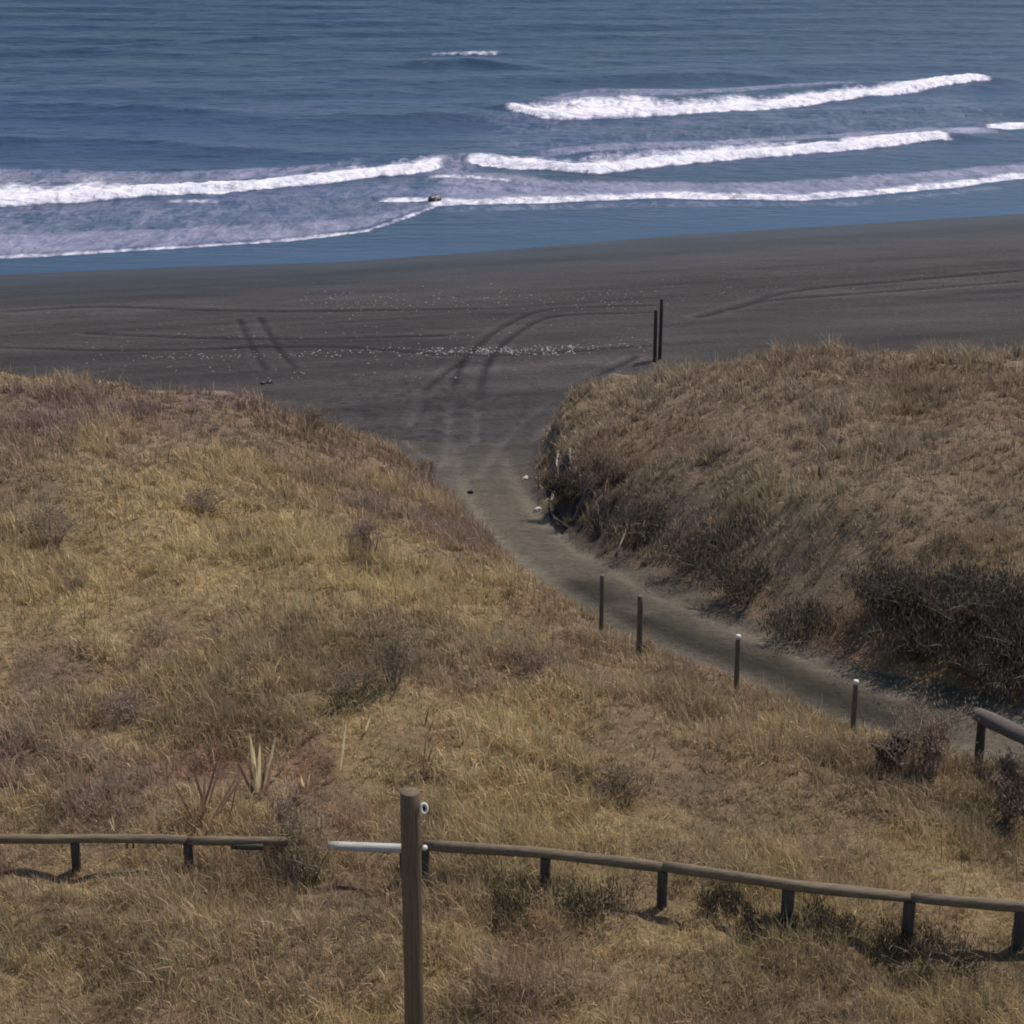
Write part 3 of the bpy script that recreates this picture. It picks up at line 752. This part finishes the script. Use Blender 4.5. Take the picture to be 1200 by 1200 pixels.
# ------------------------------------------------------------------ shrubs
def shrub(px, py, w, h, n, cols, label, group=None, stems=9, leaf=(.05, .02), upright=.5, name='shrub', stem_mat=None, z=None, fine=1.0):
    g0 = ground_at(px, py)
    root = empty(name, g0); tag(root, label, name.replace('_', ' '), group)
    rr = random.Random(int(px*7+py)); nr = np.random.default_rng(int(px*7+py))
    bm = bmesh.new(); tips = []
    for s in range(stems):
        a = rr.uniform(0, 6.28); sp_ = rr.uniform(.2, 1)*w*.5
        tip = Vector((math.cos(a)*sp_, math.sin(a)*sp_, h*rr.uniform(.65, 1.05)*(1-.35*(sp_/(w*.5))**2)))
        b0 = Vector((math.cos(a)*w*.08, math.sin(a)*w*.08, -.08))
        mid = b0.lerp(tip, .5)+Vector((rr.uniform(-.08, .08), rr.uniform(-.08, .08), h*.1))
        pts = [b0, b0.lerp(mid, .5), mid, mid.lerp(tip, .5)+Vector((rr.uniform(-.05, .05), rr.uniform(-.05, .05), 0)), tip]
        tube(bm, pts, [.016, .014, .011, .008, .003], 5); tips.append(pts)
        for b_ in range(5):
            t = rr.uniform(.35, .95); q = pts[2].lerp(tip, t) if t > .5 else pts[1].lerp(pts[2], t*2)
            e = q + Vector((rr.uniform(-.25, .25)*w, rr.uniform(-.25, .25)*w, rr.uniform(.05, .3)*h))
            tube(bm, [q, q.lerp(e, .5)+Vector((0, 0, .02)), e], [.007, .005, .002], 4); tips.append([q, q, q.lerp(e, .5), e, e])
    bm_obj('stem', bm, stem_mat or M_bark, root)
    # foliage: many small leaf faces in clumps around the twigs
    k = len(tips); ti = nr.integers(0, k, n)
    T = np.array([[list(p) for p in t] for t in tips]); u = nr.uniform(1.2, 3.999, n); i0 = u.astype(int); f = (u-i0)[:, None]
    c = T[ti, i0]*(1-f)+T[ti, np.minimum(i0+1, 4)]*f + nr.normal(0, .055*fine, (n, 3))*w
    c[:, 2] = np.abs(c[:, 2])
    L = nr.uniform(.5, 1.4, n)*leaf[0]; Wd = nr.uniform(.6, 1.3, n)*leaf[1]
    d = nr.normal(0, 1, (n, 3)); d[:, 2] = np.abs(d[:, 2])+upright*2; d /= np.linalg.norm(d, axis=1)[:, None]
    s = np.cross(d, nr.normal(0, 1, (n, 3))); s /= np.linalg.norm(s, axis=1)[:, None]
    V = np.stack([c-s*Wd[:, None]*.3, c+d*L[:, None]*.5-s*Wd[:, None]*.5, c+d*L[:, None], c+d*L[:, None]*.5+s*Wd[:, None]*.5], 1).reshape(-1, 3)
    q = np.arange(n)[:, None]*4+np.array([[0, 1, 2, 3]])
    cols = np.array(cols); cl = cols[nr.integers(0, len(cols), n)]*nr.uniform(.65, 1.35, (n, 1))
    np_mesh('foliage', V, [q], M_leaf, root, False, {'col': np.repeat(cl, 4, 0)})
    return root
DKC = [(.05, .05, .036), (.075, .064, .046), (.085, .06, .05), (.04, .04, .034)]
BRC = [(.25, .185, .12), (.31, .23, .15), (.18, .13, .09)]
MVC = [(.30, .215, .165), (.23, .165, .13), (.36, .26, .19)]
RDC = [(.2, .08, .06), (.14, .06, .05), (.12, .08, .06)]
gd_ = 'dark shrubs on the shaded foot of the right dune'
DKB = DKC + [(.11, .085, .065), (.17, .125, .10), (.07, .08, .055), (.21, .17, .13)]
for px, py, w, h, lab in [(1040,722,1.4,.7,'dark shrub at the left end of the dark thicket, beside a bare pale patch'),
    (1095,738,1.9,.85,'broad dark shrub at the top middle of the thicket on the right dune'),
    (1165,745,2.0,1.0,'tallest blackish shrub of the dark thicket, upper right near the picture edge'),
    (1225,790,2.0,1.1,'dark shrub cut by the right picture edge above the rail fence'),
    (1075,768,1.4,.6,'low dark shrub at the track edge below the thicket middle'),
    (1130,782,1.7,.8,'dark shrub in the lower middle of the thicket with pale twigs showing'),
    (1180,808,1.7,.75,'lowest blackish shrub of the thicket, just above the end of the thick rail')]:
    shrub(px, py, w*1.15, h, 5200, DKB, lab, gd_, 20, (.11, .022), 1.3)
ge = 'dark scrub along the eroded edge of the right dune'
for px, py, w, h, lab in [(662,585,1.1,.6,'dark scrub hanging over the eroded bank tip beside the pale roots'),
    (715,560,1.4,.6,'mauve-brown scrub on the eroded bank right of the roots'),
    (765,626,2.0,.4,'dark scrub on the bank above the leaning pale twig'),
    (818,662,2.2,.42,'dark greenish scrub on the bank midway along the far track edge'),
    (876,698,2.0,.4,'dark scrub on the bank left of the bare reddish patch'),
    (935,742,1.7,.36,'small dark green scrub directly below the bare reddish patch')]:
    shrub(px, py, w, h, 3200, (DKB if 'mauve' not in lab else MVC)+BRC[:1], lab, ge, 16, (.12, .02), 1.2)
shrub(1068, 898, 1.6, .9, 2600, MVC+BRC, 'mauve-brown twiggy bush by the track between the last bollard and the rail fence', None, 16, (.07, .018), .9, 'bush')
shrub(1092, 915, .5, .8, 700, RDC+MVC, 'narrow reddish upright shrub right of the mauve twiggy bush', None, 8, (.1, .018), 1.6)
shrub(1046, 897, .6, .42, 1600, [(.035,.026,.022),(.05,.035,.03)], 'small blackish clump at the foot of the mauve twiggy bush', None, 8, (.06, .02), .4)
shrub(1178, 955, .8, .4, 1500, DKB+BRC, 'dark greenish clump in the grass near the right edge below the thick rail', None, 8, (.08, .02), .6)
shrub(1192, 925, 1.0, .45, 1500, MVC+BRC, 'purplish brown clump in the grass right under the thick rail at the right edge', None, 8, (.08, .02), .9)
gc = 'small dry bushes scattered over the left dune grass'
for px, py, w, h, cs, lab in [(462,800,.95,.75,BRC,'dry bush with bare dark upright twigs in the middle of the left dune'),
    (415,812,1.1,.34,BRC+MVC,'low rounded brown bush just left of the dark twiggy one on the left dune'),
    (434,655,.95,.85,MVC,'mauve bush in the upper part of the left dune'),
    (240,598,1.1,.42,MVC,'mauve dry bush near the yellow grass patch on the left dune'),
    (60,640,1.3,.7,MVC,'wide dull bush on the upper left dune at the left edge'),
    (340,1000,.9,.8,MVC+BRC,'dry reddish bush hiding the end of the left rail'),
    (362,1030,1.0,.85,[(.36,.27,.15),(.42,.32,.18),(.30,.22,.14)],'broad tawny bush filling the gap between the left rail and the white barrier'),
    (150,838,1.1,.32,MVC,'low purplish bush on the left dune above the rail'),
    (615,790,1.0,.32,MVC+BRC,'low mauve bush on the left dune left of the second bollard'),
    (730,938,1.0,.36,BRC,'brown bush in the grass above the middle of the right rail'),
    (500,560,.9,.5,MVC,'small bush on the seaward shoulder of the left dune'),
    (365,505,1.0,.55,MVC+BRC,'dry bush at the crest of the left dune against the black sand')]:
    shrub(px, py, w, h, 1500, cs, lab, gc, 12, (.06, .014), 1.2, 'bush')

gl = 'low dark clumps added as shadow under the right rail'  # dark clumps put in for the shadow cast under the rail
for px, py, w, h, lab in [(598,1062,1.0,.16,'low dark clump added as rail shadow between the pole and the next post'),
    (692,1066,1.1,.18,'low dark clump added as rail shadow right of the second post of the right rail'),
    (848,1068,.7,.16,'small low dark clump added as rail shadow midway between the third and fourth posts right of the pole'),
    (905,1092,.8,.18,'low dark clump added as rail shadow at the foot of the thickest rail post'),
    (968,1094,.9,.2,'low dark clump added as rail shadow just right of the thickest rail post'),
    (1035,1122,1.1,.22,'low dark clump added as rail shadow left of the second rail post from the right edge'),
    (1125,1136,1.3,.22,'wide low dark clump added as rail shadow between the last two rail posts at the right')]:
    shrub(px, py, w, h, 1100, [(.07,.06,.035),(.10,.075,.045),(.05,.05,.032)], lab, gl, 10, (.10, .012), 1.5, 'rail_shadow_clump')

# ------------------------------------------------------------------ flax-like plants and dry stalks
def strap_leaf(bm, base, tip, w, droop=0.0, fold=.25, n=7):
    base = Vector(base); tip = Vector(tip); d = tip-base; side = d.cross(Vector((0, -1, .2))).normalized()
    prev = None
    for i in range(n+1):
        t = i/n; c = base.lerp(tip, t)+Vector((0, 0, -droop*t*t+droop*t))
        ww = w*(.55+.9*t-1.45*t**3) if i < n else w*.04
        ww = max(ww, w*.05); nn = Vector((0, -1, .3)).normalized()
        row = [bm.verts.new(c-side*ww*.5), bm.verts.new(c+nn*-ww*fold), bm.verts.new(c+side*ww*.5)]
        if prev:
            bm.faces.new((prev[0], prev[1], row[1], row[0])); bm.faces.new((prev[1], prev[2], row[2], row[1]))
        prev = row
M_flax_y = plain('dry_yellow_leaf', (.84, .72, .44), (.62, .48, .26), .6, 6, (8, 8, 1), .2, .004)
M_flax_r = plain('reddish_dead_leaf', (.34, .2, .13), (.2, .1, .07), .75, 6, (8, 8, 1))
M_flax_d = plain('dark_dead_leaf', (.22, .13, .09), (.12, .075, .05), .75, 6, (8, 8, 1))
for m_ in (M_flax_y, M_flax_r, M_flax_d):
    nt = m_.node_tree; b_ = nt.nodes['Principled BSDF']; t_ = nt.nodes.new('ShaderNodeBsdfTranslucent')
    nt.links.new(b_.inputs['Base Color'].links[0].from_socket, t_.inputs[0])
    x_ = nt.nodes.new('ShaderNodeMixShader'); x_.inputs[0].default_value = .5
    nt.links.new(b_.outputs[0], x_.inputs[1]); nt.links.new(t_.outputs[0], x_.inputs[2]); nt.links.new(x_.outputs[0], nt.nodes['Material Output'].inputs[0])
def leafset(name, gx, gy, leaves, label, cat, group=None):
    """leaves: list of (x0,y0,x1,y1,width px,material,droop) in photo pixels; all stand around one root"""
    g0 = ground_at(gx, gy); root = empty(name, g0); tag(root, label, cat, group)
    rr = random.Random(int(gx)); depth = g0[1]*cp+(CAMZ-g0[2])*sp
    for i, (x0, y0, x1, y1, w, m, dr) in enumerate(leaves):
        a = atY(x0, y0, g0[1]+rr.uniform(-.08, .08)); b = atY(x1, y1, g0[1]+rr.uniform(-.2, .2))
        bm = bmesh.new(); strap_leaf(bm, Vector(a)-Vector(g0)+Vector((0, -.3, 0)), Vector(b)-Vector(g0)+Vector((0, -.3, .04)), w*.95*depth/F, dr)
        bm_obj('leaf' if cat != 'stalk' else 'stem', bm, m, root, True)
    return root
leafset('flax_plant', 304, 920, [(305,918,296,850,6,M_flax_y,0),(306,918,308,862,5,M_flax_y,0),(312,915,326,856,4.5,M_flax_y,0),(308,912,332,905,5,M_flax_y,.26),(302,914,286,908,5,M_flax_y,.25),(303,916,292,905,4,M_flax_y,.3),
   (303,917,301,868,4,M_flax_y,0),(309,917,316,874,4,M_flax_d,0),(307,918,290,876,4,M_flax_r,0),(310,920,336,892,4,M_flax_r,.1),(300,920,280,880,5,M_flax_r,.03),(315,920,322,880,5,M_flax_r,.02),(300,922,296,890,4,M_flax_d,.0),(312,918,318,885,5,M_flax_r,0)], 'clump of long pale yellow strap leaves standing out of the grass above the left rail', 'plant')
leafset('flax_plant', 250, 950, [(238,950,262,872,3.5,M_flax_d,0),(248,930,268,870,3,M_flax_d,0),(240,960,245,895,5,M_flax_r,0),(252,950,285,895,4,M_flax_r,.05),(246,940,230,890,4,M_flax_r,0),(258,945,290,900,3.5,M_flax_r,.1),(268,970,282,905,2.5,M_flax_d,0),(243,955,215,925,3,M_flax_r,.05),(236,960,204,900,2.5,M_flax_d,.0)], 'clump of reddish dead strap leaves left of the pale yellow leaves', 'plant')
leafset('flax_plant', 360, 925, [(360,925,353,880,4,M_flax_r,0),(361,925,362,882,4,M_flax_r,0),(362,925,372,885,4,M_flax_r,0),(359,915,355,900,3,M_flax_y,0),(363,930,350,905,4,M_flax_r,.05),(363,955,368,935,3.5,M_flax_r,0),(362,915,366,896,2.5,M_flax_y,0)], 'small fan of reddish leaves right of the pale yellow leaves', 'plant')
leafset('flax_plant', 496, 888, [(495,888,490,862,2.4,M_flax_r,0),(497,888,500,858,2.2,M_flax_r,0),(500,888,509,864,2.4,M_flax_r,0),(492,888,481,868,2.2,M_flax_r,.02),(498,890,494,872,2.2,M_flax_d,0),(503,888,514,872,2.0,M_flax_r,.04)], 'small reddish clump of thin leaves just above and right of the tall pole top', 'plant')
leafset('dry_stalk', 401, 892, [(401,892,408,838,3.5,M_flax_y,0),(404,850,404,831,2,M_flax_y,0)], 'single tall pale stalk standing left of the pole above the white barrier', 'stalk')
leafset('dry_stalk', 430, 850, [(429,850,436,832,2.4,M_flax_y,0)], 'short pale stalk leaning right, just right of the tall pale stalk', 'stalk')
leafset('dry_stalk', 558, 866, [(561,862,556,842,2.4,M_flax_y,0),(561,864,559,852,2.2,M_flax_y,0)], 'short bent yellow stalk in the grass right of the pole top', 'stalk')
leafset('dry_stalk', 138, 962, [(139,960,136,943,2.4,M_flax_y,0),(139,962,133,950,1.6,M_flax_y,0)], 'short pale stalk just above the left rail between its posts', 'stalk')
leafset('dry_stalk', 261, 985, [(260,983,262,966,2.4,M_flax_y,0)], 'tiny pale stalk touching the left rail under the reddish leaves', 'stalk')
leafset('dry_stalk', 500, 852, [(497,850,504,820,2.4,M_flax_d,0),(503,850,510,833,2,M_flax_d,0)], 'dark thin stalks leaning right above the pole top', 'stalk')
leafset('dry_stalk', 103, 732, [(103,732,104,700,2.2,M_flax_d,0)], 'dark upright stalk in the grass at the far left', 'stalk')
# ------------------------------------------------------------------ roots and driftwood at the eroded bank
def root_line(pts, r, label, mat=M_root, cat='root', name='exposed_root', Yb=None, group=None):
    p0 = ground_at(*pts[-1]); base = Vector(p0); root_pts = []
    n = len(pts)
    for i, (x, y) in enumerate(pts):
        g_ = ground_at(x, y); root_pts.append(Vector(g_)+Vector((0, -.06, .07))-base)
    bm = bmesh.new(); tube(bm, root_pts, [r*(.5+.5*(i+1)/n) for i in range(n)], 8, True, .1, 1, 4)
    o = bm_obj(name, bm, mat); o.location = base; tag(o, label, cat, group)
root_line([(655,530),(652,545),(654,558),(650,572),(646,590)], .04, 'long pale root hanging down the dark eroded bank')
root_line([(668,528),(669,545)], .03, 'short pale root on the dark bank right of the long pale root')
root_line([(645,592),(646,602),(650,610),(664,620)], .045, 'dark root end curling onto the track below the long pale root', M_wood_dark)
root_line([(736,612),(731,630),(723,650)], .03, 'thin pale twig leaning on the bank above the farthest bollard', M_root, 'twig', 'leaning_twig')
root_line([(755,612),(752,625)], .03, 'short pale twig right of the leaning twig on the bank', M_root, 'twig', 'leaning_twig')
def chunk(px, py, sx, sy, sz, mat, label, cat, name, seed=0, z=None):
    g0 = ground_at(px, py) if z is None else at(px, py, z)
    rr = random.Random(seed); bm = bmesh.new(); bmesh.ops.create_icosphere(bm, subdivisions=3, radius=1)
    for v in bm.verts:
        k = 1+.22*math.sin(v.co.x*3+seed)+.18*math.sin(v.co.y*4+seed*2)+.1*math.sin(v.co.z*6+v.co.x*5)+rr.uniform(-.04, .04)
        v.co = Vector((v.co.x*sx*k, v.co.y*sy*k, max(v.co.z*k, -.6)*sz))
    o = bm_obj(name, bm, mat); o.location = Vector(g0)+Vector((0, 0, sz*.35)); o.rotation_euler.z = seed; tag(o, label, cat)
chunk(615, 562, .16, .06, .06, M_drift, 'pale driftwood piece sticking out at the left tip of the dark bank', 'driftwood', 'driftwood', 1)
chunk(630, 599, .12, .08, .08, M_drift, 'pale chunk lying on the sand at the foot of the dark bank', 'driftwood', 'driftwood', 2)
chunk(551, 578, .09, .08, .07, M_rock, 'small black stone alone in the middle of the track', 'stone', 'stone', 3)
chunk(509, 237, .42, .5, .34, M_rock, 'dark rock in the shallows where two foam lines meet', 'rock', 'rock', 4, SEA)
chunk(308, 450, .12, .1, .09, M_rock, 'left of two small black stones on the sand behind the left dune crest', 'stone', 'stone', 5)
chunk(315, 449, .12, .1, .09, M_rock, 'right of two small black stones on the sand behind the left dune crest', 'stone', 'stone', 6)
# pale shell grit along the old tide lines
Vg = []; Fg = []
def grit(px, py, s):
    p = at(px, py, -7.4); p[2] = hgz(p[0], p[1])+s*.15; n0 = len(Vg)
    for dx, dy, dz in ((-1,0,0),(1,0,0),(0,-1,0),(0,1,0),(0,0,.8),(0,0,-.5)):
        Vg.append((p[0]+dx*s*random.uniform(.5, 1.6), p[1]+dy*s*random.uniform(.5, 2.2), p[2]+dz*s*random.uniform(.6, 1)))
    for f in ((0,2,4),(2,1,4),(1,3,4),(3,0,4),(2,0,5),(1,2,5),(3,1,5),(0,3,5)): Fg.append([n0+i for i in f])
for i in range(230):
    x = random.choice((505, 530, 560, 568, 592, 598, 622, 640, 672)) + random.gauss(0, 9); y = 407-.012*(x-490)+random.gauss(0, 2.6)-(.02*(x-600) if x > 600 else 0)
    grit(x, y, random.uniform(.02, .06))
for i in range(260):
    x = random.uniform(150, 780); y = 409-.025*(x-150)*(.6)+random.gauss(0, 2.5)+(3 if x < 400 else 0)
    grit(x, y, random.uniform(.01, .05))
for i in range(300):
    x = random.uniform(350, 760); y = 342+random.gauss(0, 9); grit(x, y, random.uniform(.012, .045))
for i in range(260):
    x = random.uniform(100, 760); y = random.uniform(370, 440); grit(x, y, random.uniform(.012, .04))
for i in range(200):
    x = random.uniform(760, 1190); y = random.gauss(335-.04*(x-760), 7); grit(x, y, random.uniform(.012, .03))
sg = np_mesh('shell_grit', np.array(Vg), [np.array(Fg)], plain('bleached_shell', (.38, .35, .34), (.17, .155, .15), .7, 3), None, False)
tag(sg, 'pale shell and pumice grit strewn along the old tide lines of the black beach', 'shell grit', kind='stuff')

# ------------------------------------------------------------------ light
sun_dir = Vector((.42, .32, .95)).normalized()
elev = math.asin(sun_dir.z); azim = math.atan2(sun_dir.x, sun_dir.y)
w = bpy.data.worlds.new('World'); scene.world = w; w.use_nodes = True; nt = w.node_tree
sky = nt.nodes.new('ShaderNodeTexSky'); sky.sky_type = 'NISHITA'; sky.sun_disc = False
sky.sun_elevation = elev; sky.sun_rotation = azim; sky.air_density = 1; sky.dust_density = .6; sky.ozone_density = 1.5
bg = nt.nodes['Background']; bg.inputs[1].default_value = .08; nt.links.new(sky.outputs[0], bg.inputs[0])
sd = bpy.data.lights.new('sun', 'SUN'); sd.energy = 3.0; sd.angle = R(.5); sd.color = (1, .94, .83)
so = bpy.data.objects.new('sun', sd); C.objects.link(so)
so.rotation_euler = (-sun_dir).to_track_quat('-Z', 'Y').to_euler(); so.location = (20, 10, 40)
scene.view_settings.view_transform = 'Standard'; scene.view_settings.look = 'None'
scene.view_settings.exposure = .6; scene.view_settings.gamma = 1
scene.render.engine = 'CYCLES'
scene.cycles.filter_width = 1.9
